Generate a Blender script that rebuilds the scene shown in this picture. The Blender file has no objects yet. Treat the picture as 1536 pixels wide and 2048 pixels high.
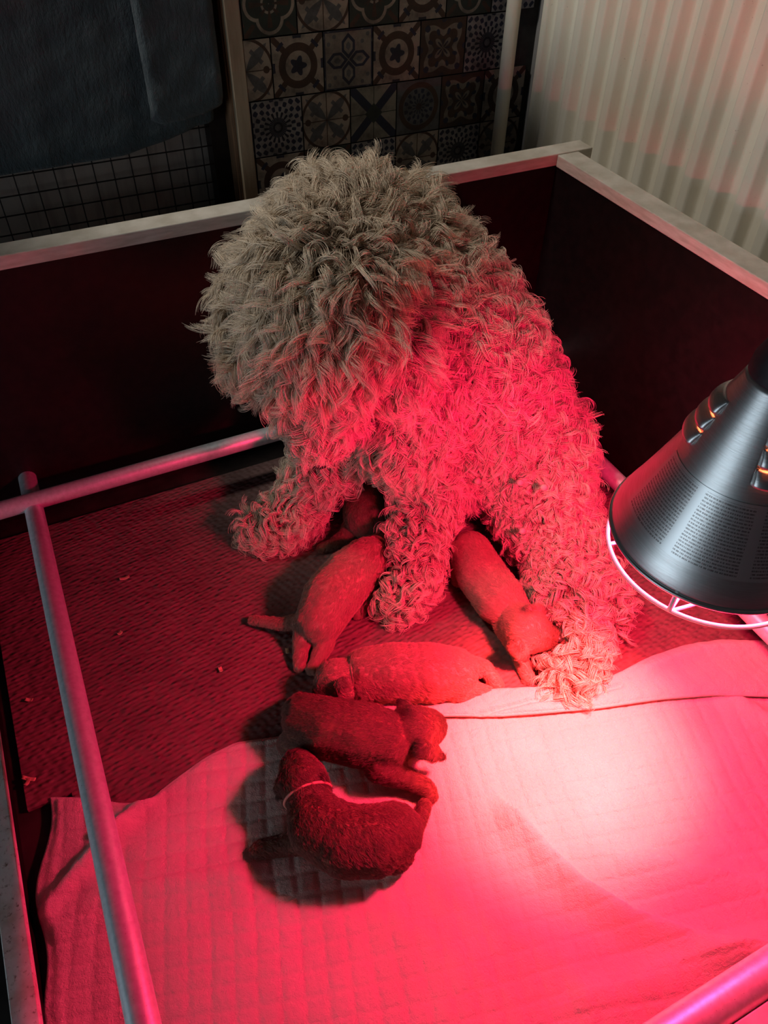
import bpy, bmesh, math, random
import numpy as np
from mathutils import Vector, Matrix

rng = np.random.default_rng(7)
random.seed(7)
S = bpy.context.scene
COL = S.collection

# ------------------------------------------------------------------ camera
F = 1545.0
CX, CY = 768.0, 1024.0
CAMZ = 1.0
R = np.array([[0.90044172, -0.29870422, 0.31619693],
              [-0.43471292, -0.64328137, 0.63024897],
              [0.01514557, -0.70495735, -0.70908796]])   # world = R @ (right, down, forward)
cam_d = bpy.data.cameras.new('camera')
cam_d.sensor_fit = 'HORIZONTAL'; cam_d.sensor_width = 36.0
cam_d.lens = F / 1536.0 * 36.0
cam_d.clip_start = 0.02
cam = bpy.data.objects.new('camera', cam_d); COL.objects.link(cam)
cam.matrix_world = Matrix(((R[0, 0], -R[0, 1], -R[0, 2], 0), (R[1, 0], -R[1, 1], -R[1, 2], 0),
                           (R[2, 0], -R[2, 1], -R[2, 2], CAMZ), (0, 0, 0, 1)))
S.camera = cam

# ------------------------------------------------------------------ world, room light, exposure
w = bpy.data.worlds.new('room_ambient'); S.world = w; w.use_nodes = True
w.node_tree.nodes['Background'].inputs[0].default_value = (0.72, 0.86, 1.0, 1)
w.node_tree.nodes['Background'].inputs[1].default_value = 0.012
ld = bpy.data.lights.new('window_daylight', 'AREA'); ld.shape = 'RECTANGLE'; ld.size = 1.5; ld.size_y = .8
ld.energy = 15; ld.color = (0.68, 0.86, 1.0)
lo = bpy.data.objects.new('window_daylight', ld); COL.objects.link(lo)
lo.location = (-2.5, .1, .45)
lo.rotation_euler = (Vector((0.4, 0.85, 0.35)) - Vector(lo.location)).to_track_quat('-Z', 'Y').to_euler()
sd_ = bpy.data.lights.new('added_top_spot', 'SPOT'); sd_.energy = 66; sd_.color = (1.0, .95, .87)  # added spot without a known fixture, brightens the dog's head and the radiator
sd_.spot_size = math.radians(48); sd_.spot_blend = .55; sd_.shadow_soft_size = .12
so_ = bpy.data.objects.new('added_top_spot', sd_); COL.objects.link(so_); so_.location = (-.5, 1.25, 2.2)
so_.rotation_euler = (Vector((.78, 1.18, .58)) - so_.location).to_track_quat('-Z', 'Y').to_euler()
S.view_settings.view_transform = 'Standard'; S.view_settings.look = 'None'
S.view_settings.exposure = 0.0; S.view_settings.gamma = 1.0
S.view_settings.use_curve_mapping = False

# ------------------------------------------------------------------ helpers
def ray(px, py):
    v = np.array([px - CX, py - CY, F]); return R @ (v / np.linalg.norm(v))
def at(px, py, z):
    d = ray(px, py); return np.array([0, 0, CAMZ]) + d * ((z - CAMZ) / d[2])
def aty(px, py, y):
    d = ray(px, py); return np.array([0, 0, CAMZ]) + d * (y / d[1])

def nz(v): return v / (np.linalg.norm(v, axis=-1, keepdims=True) + 1e-12)
ORG = {}
def tag(o, label=None, cat=None, group=None, kind=None):
    if label: o['label'] = label
    if cat: o['category'] = cat
    if group: o['group'] = group
    if kind: o['kind'] = kind
    return o
def thing(name, label, cat, loc=(0, 0, 0), group=None):
    o = bpy.data.objects.new(name, None); COL.objects.link(o)
    o.empty_display_size = 0.05
    o.location = loc; ORG[o] = np.array(loc, float)
    return tag(o, label, cat, group)
def link(name, data, parent=None, loc=None):
    o = bpy.data.objects.new(name, data); COL.objects.link(o)
    if parent is not None:
        o.parent = parent
        if loc is not None:
            o.location = np.array(loc) - ORG[parent]; ORG[o] = np.array(loc, float)
        else: ORG[o] = ORG[parent]
    else:
        if loc is not None: o.location = loc; ORG[o] = np.array(loc, float)
        else: ORG[o] = np.zeros(3)
    return o

class MB:
    """collects geometry in world coordinates"""
    def __init__(s): s.v = []; s.f = []; s.n = 0
    def add(s, v, f):
        v = np.asarray(v, float).reshape(-1, 3)
        s.f += [tuple(i + s.n for i in q) for q in f]; s.v.append(v); s.n += len(v); return s
    def box(s, lo, hi, bev=0.0):
        bm = bmesh.new(); bmesh.ops.create_cube(bm, size=1)
        lo = np.array(lo, float); hi = np.array(hi, float); c = (lo + hi) / 2; d = hi - lo
        for v in bm.verts: v.co = Vector(c + np.array(v.co) * d)
        if bev: bmesh.ops.bevel(bm, geom=bm.edges[:], offset=bev, segments=2, affect='EDGES', profile=.5)
        bm.verts.index_update()
        s.add([v.co[:] for v in bm.verts], [[v.index for v in q.verts] for q in bm.faces]); bm.free(); return s
    def tube(s, pts, r, seg=12, caps=True, closed=False):
        P = np.array(pts, float); n = len(P)
        rr = np.full(n, r) if np.isscalar(r) else np.array(r, float)
        if closed: T = np.roll(P, -1, 0) - np.roll(P, 1, 0)
        else: T = np.gradient(P, axis=0)
        T /= np.linalg.norm(T, axis=1)[:, None]
        a = np.array([0, 0, 1.0]) if abs(T[0][2]) < .9 else np.array([1.0, 0, 0])
        u = np.cross(T[0], a); u /= np.linalg.norm(u)
        V = []
        th = np.linspace(0, 2 * np.pi, seg, endpoint=False)
        for i in range(n):
            u = u - T[i] * u.dot(T[i]); u /= np.linalg.norm(u); b = np.cross(T[i], u)
            V.append(P[i] + rr[i] * (np.cos(th)[:, None] * u + np.sin(th)[:, None] * b))
        fs = []
        m = n if closed else n - 1
        for i in range(m):
            j = (i + 1) % n
            for k in range(seg):
                l = (k + 1) % seg
                fs.append((i * seg + k, i * seg + l, j * seg + l, j * seg + k))
        if caps and not closed:
            fs.append(tuple(range(seg))[::-1]); fs.append(tuple((n - 1) * seg + k for k in range(seg)))
        return s.add(np.concatenate(V), fs)
    def lathe(s, prof, c, seg=48, skip=None):
        V = []; fs = []
        for r, z in prof:
            for k in range(seg):
                a = 2 * math.pi * k / seg; V.append((c[0] + r * math.cos(a), c[1] + r * math.sin(a), c[2] + z))
        for i in range(len(prof) - 1):
            for k in range(seg):
                if skip and skip(i, k): continue
                l = (k + 1) % seg; fs.append((i * seg + k, i * seg + l, (i + 1) * seg + l, (i + 1) * seg + k))
        return s.add(V, fs)
    def grid(s, G, closed_u=False):
        G = np.asarray(G, float); a, b = G.shape[:2]
        fs = [(i * b + j, i * b + j + 1, (i + 1) * b + j + 1, (i + 1) * b + j) for i in range(a - 1) for j in range(b - 1)]
        return s.add(G.reshape(-1, 3), fs)
    def build(s, name, mat, parent=None, smooth=False, loc=None, auto=None):
        V = np.concatenate(s.v)
        if parent is None and loc is None: loc = (float((V[:, 0].min() + V[:, 0].max()) / 2), float((V[:, 1].min() + V[:, 1].max()) / 2), float(V[:, 2].min()))
        me = bpy.data.meshes.new(name)
        o = link(name, me, parent, loc)
        V = V - ORG[o]
        me.from_pydata(V.tolist(), [], s.f); me.update()
        if mat: me.materials.append(mat)
        if smooth: me.polygons.foreach_set('use_smooth', [True] * len(me.polygons))
        if auto is not None:
            me.polygons.foreach_set('use_smooth', [True] * len(me.polygons))
            try: me.set_sharp_from_angle(angle=math.radians(auto))
            except Exception: pass
        return o

# ------------------------------------------------------------------ material helpers
class E:
    """tiny expression wrapper around Math nodes"""
    nt = None
    def __init__(s, sock): s.s = sock
    @staticmethod
    def op(o, *a):
        n = E.nt.nodes.new('ShaderNodeMath'); n.operation = o
        for i, x in enumerate(a):
            if isinstance(x, E): E.nt.links.new(x.s, n.inputs[i])
            else: n.inputs[i].default_value = x
        return E(n.outputs[0])
    def __add__(s, o): return E.op('ADD', s, o)
    __radd__ = __add__
    def __sub__(s, o): return E.op('SUBTRACT', s, o)
    def __rsub__(s, o): return E.op('SUBTRACT', o, s)
    def __mul__(s, o): return E.op('MULTIPLY', s, o)
    __rmul__ = __mul__
    def __lt__(s, o): return E.op('LESS_THAN', s, o)
    def __gt__(s, o): return E.op('GREATER_THAN', s, o)
def eabs(a): return E.op('ABSOLUTE', a)
def emin(a, b): return E.op('MINIMUM', a, b)
def emax(a, b): return E.op('MAXIMUM', a, b)
def ecos(a): return E.op('COSINE', a)
def esin(a): return E.op('SINE', a)
def esqrt(a): return E.op('SQRT', a)
def band(a, c, w): return eabs(a - c) < w

def mat_new(name):
    m = bpy.data.materials.new(name); m.use_nodes = True
    nt = m.node_tree; b = nt.nodes['Principled BSDF']
    return m, nt, b
def mixc(nt, fac, a, b):
    n = nt.nodes.new('ShaderNodeMix'); n.data_type = 'RGBA'
    for inp, x in ((n.inputs[0], fac), (n.inputs[6], a), (n.inputs[7], b)):
        if isinstance(x, E): nt.links.new(x.s, inp)
        elif hasattr(x, 'links'): nt.links.new(x, inp)
        elif isinstance(x, (tuple, list)): inp.default_value = (*x[:3], 1)
        else: inp.default_value = x
    return n.outputs[2]
def noise(nt, scale, detail=4, rough=.55, co='Object', dist=0, vscale=None):
    tc = nt.nodes.new('ShaderNodeTexCoord'); n = nt.nodes.new('ShaderNodeTexNoise')
    n.inputs['Scale'].default_value = scale; n.inputs['Detail'].default_value = detail
    n.inputs['Roughness'].default_value = rough; n.inputs['Distortion'].default_value = dist
    src = tc.outputs[co]
    if vscale:
        mp = nt.nodes.new('ShaderNodeMapping'); mp.inputs['Scale'].default_value = vscale
        nt.links.new(src, mp.inputs[0]); src = mp.outputs[0]
    nt.links.new(src, n.inputs['Vector'])
    return n.outputs['Fac']
def ramp(nt, fac, stops):
    n = nt.nodes.new('ShaderNodeValToRGB'); nt.links.new(fac, n.inputs[0])
    el = n.color_ramp.elements
    while len(el) < len(stops): el.new(.5)
    for e, (p, c) in zip(el, stops): e.position = p; e.color = (*c, 1)
    return n.outputs[0]
def bump(nt, b, h, strength=.4, dist=.002, prev=None):
    n = nt.nodes.new('ShaderNodeBump'); n.inputs['Strength'].default_value = strength; n.inputs['Distance'].default_value = dist
    nt.links.new(h, n.inputs['Height'])
    if prev is not None: nt.links.new(prev, n.inputs['Normal'])
    nt.links.new(n.outputs[0], b.inputs['Normal']); return n.outputs[0]
def simple(name, c1, c2, scale=20, rough=.6, metal=0, bs=.2, bd=.001, vscale=None, spec=.5, detail=5, lo=.35, hi=.65):
    m, nt, b = mat_new(name)
    f = noise(nt, scale, detail, vscale=vscale)
    nt.links.new(ramp(nt, f, [(lo, c1), (hi, c2)]), b.inputs['Base Color'])
    b.inputs['Roughness'].default_value = rough; b.inputs['Metallic'].default_value = metal
    b.inputs['Specular IOR Level'].default_value = spec
    if bs: bump(nt, b, f, bs, bd)
    return m

M = {}
M['panel'] = simple('dark_film_plywood', (.006, .004, .004), (.011, .006, .006), 60, .45, bs=.08, spec=.25)
M['panel_floor'] = simple('dark_board', (.012, .008, .008), (.03, .02, .018), 30, .6, bs=.1, spec=.3)
M['lath'] = simple('pale_wood_lath', (.50, .45, .37), (.66, .61, .53), 26, .6, vscale=(1, 1, 6), bs=.15)
def m_sill():
    m, nt, b = mat_new('stained_pale_board')
    a = noise(nt, 30, 6); c = noise(nt, 150, 4, .7)
    col = ramp(nt, a, [(.3, (.55, .44, .36)), (.55, (.82, .77, .72))])
    col2 = mixc(nt, E.op('MULTIPLY', E((lambda: nt.nodes.new('ShaderNodeValue').outputs[0])()), 0) if False else ramp(nt, c, [(.58, (0, 0, 0)), (.72, (1, 1, 1))]), col, (.2, .12, .07))
    nt.links.new(col2, b.inputs['Base Color']); b.inputs['Roughness'].default_value = .75
    bump(nt, b, c, .2, .001); return m
M['sill'] = m_sill()
M['cap'] = simple('pale_plug', (.55, .48, .45), (.65, .6, .56), 40, .5, bs=0)
def m_steel():
    m, nt, b = mat_new('galvanised_tube')
    f = noise(nt, 140, 5); g = noise(nt, 420, 3, .8)
    nt.links.new(mixc(nt, ramp(nt, g, [(.66, (0, 0, 0)), (.72, (1, 1, 1))]), ramp(nt, f, [(.3, (.55, .55, .56)), (.7, (.70, .71, .73))]), (.16, .11, .09)), b.inputs['Base Color'])
    b.inputs['Metallic'].default_value = .45; b.inputs['Roughness'].default_value = .45
    bump(nt, b, f, .06, .0008); return m
M['steel'] = m_steel()
def m_mat():
    m, nt, b = mat_new('ribbed_rubber_mat')
    tc = nt.nodes.new('ShaderNodeTexCoord')
    mp = nt.nodes.new('ShaderNodeMapping'); mp.inputs['Scale'].default_value = (1, 1.7, 1); mp.inputs['Rotation'].default_value = (0, 0, -.25)
    nt.links.new(tc.outputs['Object'], mp.inputs[0])
    v = nt.nodes.new('ShaderNodeTexVoronoi'); v.feature = 'SMOOTH_F1'; v.inputs['Scale'].default_value = 88; v.inputs['Randomness'].default_value = .45
    nt.links.new(mp.outputs[0], v.inputs['Vector'])
    f = noise(nt, 14, 5); g = noise(nt, 300, 3)
    c = ramp(nt, f, [(.3, (.12, .065, .06)), (.7, (.19, .105, .095))])
    nt.links.new(c, b.inputs['Base Color'])
    b.inputs['Roughness'].default_value = .7; b.inputs['Specular IOR Level'].default_value = .3
    inv = nt.nodes.new('ShaderNodeMath'); inv.operation = 'SUBTRACT'; inv.inputs[0].default_value = 1; nt.links.new(v.outputs['Distance'], inv.inputs[1])
    p = bump(nt, b, inv.outputs[0], 1.0, .006); bump(nt, b, g, .15, .001, p); return m
M['mat'] = m_mat()
def m_blanket():
    m, nt, b = mat_new('white_terry_fleece')
    f = noise(nt, 9, 4); g = noise(nt, 620, 3, .7); h = noise(nt, 170, 4, .65)
    nt.links.new(ramp(nt, f, [(.3, (.55, .49, .42)), (.7, (.64, .58, .50))]), b.inputs['Base Color'])
    b.inputs['Roughness'].default_value = .95; b.inputs['Specular IOR Level'].default_value = .1
    b.inputs['Sheen Weight'].default_value = .25
    p = bump(nt, b, g, .6, .0022); bump(nt, b, h, .55, .004, p); return m
M['blanket'] = m_blanket()
def m_teal():
    m, nt, b = mat_new('dark_teal_fleece')
    f = noise(nt, 12, 5); g = noise(nt, 110, 5, .7, vscale=(1, 1, .45))
    nt.links.new(ramp(nt, f, [(.3, (.034, .046, .052)), (.7, (.06, .076, .081))]), b.inputs['Base Color'])
    b.inputs['Roughness'].default_value = 1; b.inputs['Sheen Weight'].default_value = .15
    bump(nt, b, g, .8, .006); return m
M['teal'] = m_teal()
M['brown'] = simple('shaded_brown_wood', (.16, .075, .035), (.24, .12, .06), 20, .6, vscale=(4, 4, .6))  # darker brown: shade on the post's side is put into the colour
M['post'] = simple('raw_pine', (.24, .165, .10), (.34, .25, .16), 14, .7, vscale=(5, 5, .7))
M['wire'] = simple('dark_wire', (.02, .012, .01), (.04, .025, .02), 60, .6, metal=.4, bs=0)
def m_board():
    m, nt, b = mat_new('dull_board')
    f = noise(nt, 8, 6); g = noise(nt, 60, 4, vscale=(1, 1, .12))
    c = ramp(nt, f, [(.3, (.42, .33, .28)), (.7, (.58, .48, .41))])
    nt.links.new(mixc(nt, ramp(nt, g, [(.5, (0, 0, 0)), (.7, (.6, .6, .6))]), c, (.28, .2, .17)), b.inputs['Base Color'])
    b.inputs['Roughness'].default_value = .8; return m
M['board'] = m_board()
def m_rad():
    m, nt, b = mat_new('cream_enamel')
    f = noise(nt, 6, 5); g = noise(nt, 190, 4, .7)
    c = ramp(nt, f, [(.3, (.74, .67, .53)), (.7, (.84, .77, .63))])
    nt.links.new(mixc(nt, ramp(nt, g, [(.66, (0, 0, 0)), (.74, (.7, .7, .7))]), c, (.28, .2, .13)), b.inputs['Base Color'])
    b.inputs['Roughness'].default_value = .5; b.inputs['Specular IOR Level'].default_value = .3
    return m
M['rad'] = m_rad()
M['grout'] = simple('dark_grout', (.03, .027, .025), (.05, .045, .04), 40, .9)
M['slate'] = simple('blue_slate_tile', (.24, .32, .42), (.42, .50, .58), 22, .5, bs=.2, bd=.002)
M['plaster'] = simple('grey_plaster', (.25, .24, .23), (.32, .31, .30), 12, .9)
def m_alu():
    m, nt, b = mat_new('brushed_aluminium')
    f = noise(nt, 120, 4, .6, vscale=(.4, .4, 9)); g = noise(nt, 260, 3)
    nt.links.new(ramp(nt, f, [(.3, (.62, .60, .58)), (.7, (.76, .75, .74))]), b.inputs['Base Color'])
    b.inputs['Metallic'].default_value = 1; b.inputs['Roughness'].default_value = .40
    bump(nt, b, f, .12, .0006); return m
M['alu'] = m_alu()
def m_label():
    m, nt, b = mat_new('printed_text_block'); E.nt = nt
    tc = nt.nodes.new('ShaderNodeUVMap'); sx = nt.nodes.new('ShaderNodeSeparateXYZ'); nt.links.new(tc.outputs[0], sx.inputs[0])
    u, v = E(sx.outputs[0]), E(sx.outputs[1])
    ln = E.op('FRACT', v * 22.0) < .5
    n = nt.nodes.new('ShaderNodeTexNoise'); n.inputs['Scale'].default_value = 1; n.inputs['Detail'].default_value = 2
    cm = nt.nodes.new('ShaderNodeCombineXYZ'); nt.links.new((u * 170.0).s, cm.inputs[0]); nt.links.new(E.op('FLOOR', v * 22.0).s, cm.inputs[1])
    nt.links.new(cm.outputs[0], n.inputs['Vector'])
    words = E(n.outputs['Fac']) > .47
    col = E.op('FRACT', u * 3.0)
    inside = band(col, .5, .42) * (band(v, .5, .46))
    head = (band(v, .93, .02))
    k = ln * words * inside
    nt.links.new(mixc(nt, k, (.70, .69, .68), (.30, .28, .27)), b.inputs['Base Color'])
    b.inputs['Metallic'].default_value = .9; b.inputs['Roughness'].default_value = .38
    return m
M['label'] = m_label()
M['black'] = simple('black_plastic', (.012, .011, .014), (.022, .02, .024), 120, .6, bs=.15)
M['whitewire'] = simple('white_coated_wire', (.8, .78, .76), (.85, .83, .82), 60, .4, bs=0)
m, nt, b = mat_new('red_bulb_glass')
b.inputs['Base Color'].default_value = (.6, .05, .02, 1); b.inputs['Emission Color'].default_value = (1, .20, .07, 1); b.inputs['Emission Strength'].default_value = 30
M['bulb'] = m
M['shaving'] = simple('wood_shaving', (.55, .35, .2), (.7, .5, .3), 60, .7)
M['skin'] = simple('pink_skin', (.50, .33, .28), (.58, .40, .34), 60, .6)
M['nose'] = simple('black_nose', (.015, .012, .012), (.03, .025, .025), 200, .4)
M['collar'] = simple('ribbon_collar', (.5, .28, .2), (.6, .34, .26), 90, .6)
def m_hide(name, c1, c2):
    m, nt, b = mat_new(name)
    f = noise(nt, 40, 5); at_ = nt.nodes.new('ShaderNodeAttribute'); at_.attribute_name = 'mask'
    nt.links.new(mixc(nt, at_.outputs['Fac'], ramp(nt, f, [(.35, c1), (.65, c2)]), (.02, .012, .009)), b.inputs['Base Color'])
    b.inputs['Roughness'].default_value = .8; return m
def m_fur(name, root, tip, var=.25, rough=.55):
    m, nt, b = mat_new(name)
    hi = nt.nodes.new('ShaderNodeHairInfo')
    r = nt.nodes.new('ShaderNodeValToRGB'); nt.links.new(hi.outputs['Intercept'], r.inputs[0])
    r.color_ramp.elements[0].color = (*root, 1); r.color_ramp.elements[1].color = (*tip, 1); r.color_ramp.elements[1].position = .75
    mr = nt.nodes.new('ShaderNodeMapRange'); nt.links.new(hi.outputs['Random'], mr.inputs[0]); mr.inputs[3].default_value = 1 - var; mr.inputs[4].default_value = 1 + var
    mx = nt.nodes.new('ShaderNodeVectorMath'); mx.operation = 'SCALE'; nt.links.new(r.outputs[0], mx.inputs[0]); nt.links.new(mr.outputs[0], mx.inputs['Scale'])
    at_ = nt.nodes.new('ShaderNodeAttribute'); at_.attribute_name = 'mask'
    nt.links.new(mixc(nt, at_.outputs['Fac'], mx.outputs[0], (.02, .012, .009)), b.inputs['Base Color'])
    b.inputs['Roughness'].default_value = rough; b.inputs['Specular IOR Level'].default_value = .35
    return m
M['fur'] = m_fur('cream_curly_fur', (.20, .13, .08), (.74, .61, .46))  # roots darkened to paint in the shade between locks
M['hide'] = simple('fur_underlayer', (.12, .08, .055), (.18, .12, .085), 60, .9)
M['pupfur_a'] = m_fur('apricot_puppy_fur', (.32, .17, .12), (.46, .26, .20), .2)
M['puphide_a'] = m_hide('apricot_puppy_coat', (.32, .17, .13), (.44, .25, .19))
M['pupfur_b'] = m_fur('brown_puppy_fur', (.11, .055, .04), (.21, .11, .08), .25)
M['puphide_b'] = m_hide('brown_puppy_coat', (.11, .055, .03), (.18, .095, .05))

# ------------------------------------------------------------------ room shell
ZF = -0.05
g = MB(); g.box((-1.6, -1.2, ZF - .05), (1.14, 1.62, ZF - .006))
flo = tag(g.build('floor', M['grout']), 'dark grouted floor under the slate tiles', None, None, 'structure')
FT = .30
mb = MB(); mb.box((-FT / 2 + .002, -FT / 2 + .002, ZF - .006), (FT / 2 - .002, FT / 2 - .002, ZF), .0015)
tile0 = None
for i in range(4):
    for j in range(5):
        cx = -.28 - .015 - FT / 2 - i * FT + .05; cy = -.45 + j * FT + .13
        if tile0 is None:
            tile0 = mb.build('slate_tile', M['slate'], flo, loc=(0, 0, ZF)); o = tile0
        else:
            o = tile0.copy(); COL.objects.link(o); o.parent = flo
        o.location = np.array((cx, cy, ZF)) - ORG[flo]
YW = 1.55
g = MB(); g.box((-1.6, YW + .008, ZF), (1.14, YW + .06, 2.2))
wb = tag(g.build('wall_back', M['grout']), 'wall of patterned tiles behind the whelping box', None, None, 'structure')
g = MB(); g.box((1.12, -1.2, ZF), (1.17, 1.62, 2.2))
tag(g.build('wall_right', M['plaster']), 'plain wall behind the radiator', None, None, 'structure')

# patterned wall tiles
TS = .105
def m_tile(name, kind, c_bg, c_a, c_b):
    m, nt, b = mat_new(name); E.nt = nt
    tc = nt.nodes.new('ShaderNodeTexCoord'); sx = nt.nodes.new('ShaderNodeSeparateXYZ'); nt.links.new(tc.outputs['Object'], sx.inputs[0])
    u = E(sx.outputs[0]) * (2 / TS); v = E(sx.outputs[2]) * (2 / TS)
    au, av = eabs(u), eabs(v)
    r = esqrt(u * u + v * v); th = E.op('ARCTAN2', v, u)
    p = (au + av) * .7071; q = eabs(au - av) * .7071
    if kind == 'rosette':
        A = ((ecos(th * 16.0) * esin(r * 17.0)) > .12) * (r < 1.25)
        B = emax(band(r, .16, .04), (r < .55) * (r > .2) * (ecos(th * 16.0) > .3))
    elif kind == 'floral':
        A = emax(q < (esin(p * 2.6) * .17), (band(q, .0, .3) * band(p, .62, .07)))
        B = emax(emax((emin(au, av) < .018), (esqrt((au - .78) * (au - .78) + av * av) < .12)), band(r, 1.02, .05))
    elif kind == 'medallion':
        A = emax(band(r, .62, .13), (q < .1) * (r > .7))
        B = emax(r < (.27 + .07 * ecos(th * 5.0)), (ecos(th * 8.0) > .2) * band(r, .95, .06))
    elif kind == 'cross':
        mn, mx_ = emin(au, av), emax(au, av)
        hexd = emax(mn, (mn + eabs(mx_ - .45)) * .62)
        A = emax(band(hexd, .22, .045), band(mx_, .95, .03))
        B = emax(hexd < .09, (esin(u * 14.0) * esin(v * 14.0) > .55) * (mn > .4))
    elif kind == 'quatrefoil':
        d = emin(esqrt((au - .42) * (au - .42) + av * av), esqrt(au * au + (av - .42) * (av - .42)))
        A = emax(band(d, .46, .055), band(r, .26, .04))
        B = emax((d < .3) * (ecos(th * 8.0) > .4), (d > .6) * (q < .08))
    elif kind == 'star':
        A = (q < .16) * (p > .25)
        B = emax((au + av) < .38, emin(au, av) < .015)
    elif kind == 'wheel':
        A = emax(band(r, .80, .10), r < .12)
        B = (r < .66) * ((ecos(th * 12.0) * ecos(r * 16.0)) > .15)
    else:  # scroll
        A = (esin(r * 11.0 + ecos(th * 4.0) * 2.2) > .35)
        B = (ecos(th * 8.0) * esin(r * 8.0)) > .6
    edge = emax(au, av) > .975
    f = noise(nt, 30, 5, .6)
    c = mixc(nt, A, c_bg, c_a); c = mixc(nt, B, c, c_b); c = mixc(nt, edge, c, (.012, .01, .009))
    c = mixc(nt, ramp(nt, f, [(.42, (0, 0, 0)), (.72, (.75, .75, .75))]), c, (.022, .018, .017))
    nt.links.new(c, b.inputs['Base Color']); b.inputs['Roughness'].default_value = .6; b.inputs['Specular IOR Level'].default_value = .25
    return m
CR = (.30, .24, .19); NV = (.025, .027, .045); BR = (.066, .037, .026); GY = (.10, .095, .095); GN = (.033, .040, .033)
TM = {'Q': m_tile('quatrefoil_tile', 'quatrefoil', GN, CR, BR), 'F': m_tile('floral_tile', 'floral', CR, GY, BR), 'M': m_tile('medallion_tile', 'medallion', CR, BR, NV),
      'C': m_tile('cross_tile', 'cross', (.2, .165, .135), NV, GY), 'R': m_tile('rosette_tile', 'rosette', (.24, .215, .205), NV, (.016, .016, .025)),
      'S': m_tile('star_tile', 'star', (.22, .19, .15), NV, GN), 'W': m_tile('wheel_tile', 'wheel', GY, BR, NV), 'V': m_tile('scroll_tile', 'scroll', BR, (.2, .16, .125), NV)}
rows = ['MCVQRFMCWQFSM', 'CVQFQMQRVWFCS', 'SWFMCMVRQWMCR', 'FCRFSWVMQSWFV', 'WVMQRFRFQCMSF', 'CRVFMWQSCFRVM', 'SFMWRCVQFMSCR']
P0 = aty(598, 196, YW); P1 = aty(500, 205, YW)
x0 = P1[0] ; ztop = P1[2]          # left edge of the third row's rosette tile
tb = MB(); tb.box((-TS / 2 + .0008, YW - .0, -TS / 2 + .0008), (TS / 2 - .0008, YW + .008, TS / 2 - .0008), .0008)
meshes = {}
rows = [rows[(i * 3 + 1) % 7][i:] + rows[(i * 3 + 1) % 7][:i] for i in range(4)] + rows
for rI, row in enumerate(rows):
    rI -= 4
    for cI, k in enumerate(row):
        sh = (-.055 if rI in (2,) else 0)
        X = x0 + (cI - 2 + .5) * TS + sh; Z = ztop + (3 - rI - .5) * TS
        if X + TS / 2 > 1.115: continue
        if k not in meshes:
            o = tb.build('patterned_tile', TM[k], wb, loc=(0, 0, 0)); meshes[k] = o
        else:
            o = meshes[k].copy(); COL.objects.link(o); o.parent = wb
        o.location = np.array((X, 0, Z)) - ORG[wb]

# heating pipe
pp = aty(1012, 150, 1.49)
g = MB(); g.tube([(pp[0], 1.49, ZF), (pp[0], 1.49, 1.9)], .0145, 20)
hp = thing('heating_pipe', 'thin cream vertical heating pipe between tiled wall and radiator', 'pipe', (pp[0], 1.49, ZF))
g.build('pipe', M['rad'], hp, auto=40)
g = MB()
g.box((pp[0] - .02, 1.488, .95), (pp[0] + .02, YW, .97), .003); g.build('pipe_clip', M['rad'], hp)

# ribbed radiator
XR = 1.05
yfar = 1.452
rd = thing('radiator', 'cream ribbed panel radiator standing beyond the right panel', 'radiator', (XR + .03, .6, ZF))
ys = []
per = .0605; y = yfar
prof = []
first = 1.409
def radx(y):
    t = ((first - y) / per) % 1.0          # t=0 : centre of the groove flank that faces the lamp
    s = .5 - .5 * math.cos(2 * math.pi * (t + .25))
    s = min(1, max(0, (s - .5) * 1.7 + .5))
    return XR + .019 * (1 - s)
yy = np.linspace(yfar, -.35, 720)
G = np.zeros((720, 2, 3))
for i, y in enumerate(yy):
    x = radx(y) if y < yfar - .012 else XR + .003
    G[i, 0] = (x, y, .06); G[i, 1] = (x, y, 1.05)
g = MB(); g.grid(G); g.build('ribbed_face', M['rad'], rd, smooth=True)
g = MB(); g.box((XR + .0205, -.35, .055), (XR + .05, yfar, 1.055), .004); g.build('back_panel', M['rad'], rd)
g = MB(); g.box((XR - .002, -.36, 1.05), (XR + .055, yfar + .004, 1.062), .003); g.build('top_grille', M['rad'], rd)
g = MB(); g.box((XR + .02, .2, ZF), (XR + .04, .23, .06)); g.build('foot', M['rad'], rd)
g = MB(); g.box((XR + .02, 1.2, ZF), (XR + .04, 1.23, .06)); g.build('foot', M['rad'], rd)

# ------------------------------------------------------------------ whelping box
XL, XRI, YB, YF = -.229, .91, 1.15, .008
ZT = .456
box = thing('whelping_box', 'dark panelled whelping box with pale wooden edging and steel guard rails', 'whelping box', (.35, .57, ZF))
g = MB(); g.box((-.30, YF - .02, ZF), (XRI + .02, YB + .02, -.002)); g.build('base_board', M['panel_floor'], box)
g = MB(); g.box((-.62, YB, ZF), (XRI + .02, YB + .018, ZT + .004)); bp = g.build('back_panel', M['panel'], box)
g = MB(); g.box((XRI, YF - .02, ZF), (XRI + .018, YB - .0005, ZT + .004)); rp = g.build('side_panel', M['panel'], box)
g = MB(); g.box((-.62, YB - .003, ZT), (.985, YB + .038, ZT + .021), .0015); tag(g.build('edge_lath', M['lath'], bp), 'pale wooden lath along the top edge')
g = MB(); g.box((XRI - .003, YF - .02, ZT - .001), (XRI + .042, YB - .004, ZT + .0195), .0015); tag(g.build('edge_lath', M['lath'], rp), 'pale wooden lath along the top edge')
for px, py in ((1115, 357), (1068, 607)):
    P = aty(px, py, YB)
    g = MB(); g.tube([(P[0], YB + .002, P[2]), (P[0], YB - .0025, P[2])], .0075, 16); g.build('screw_cap', M['cap'], bp, auto=40)
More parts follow.
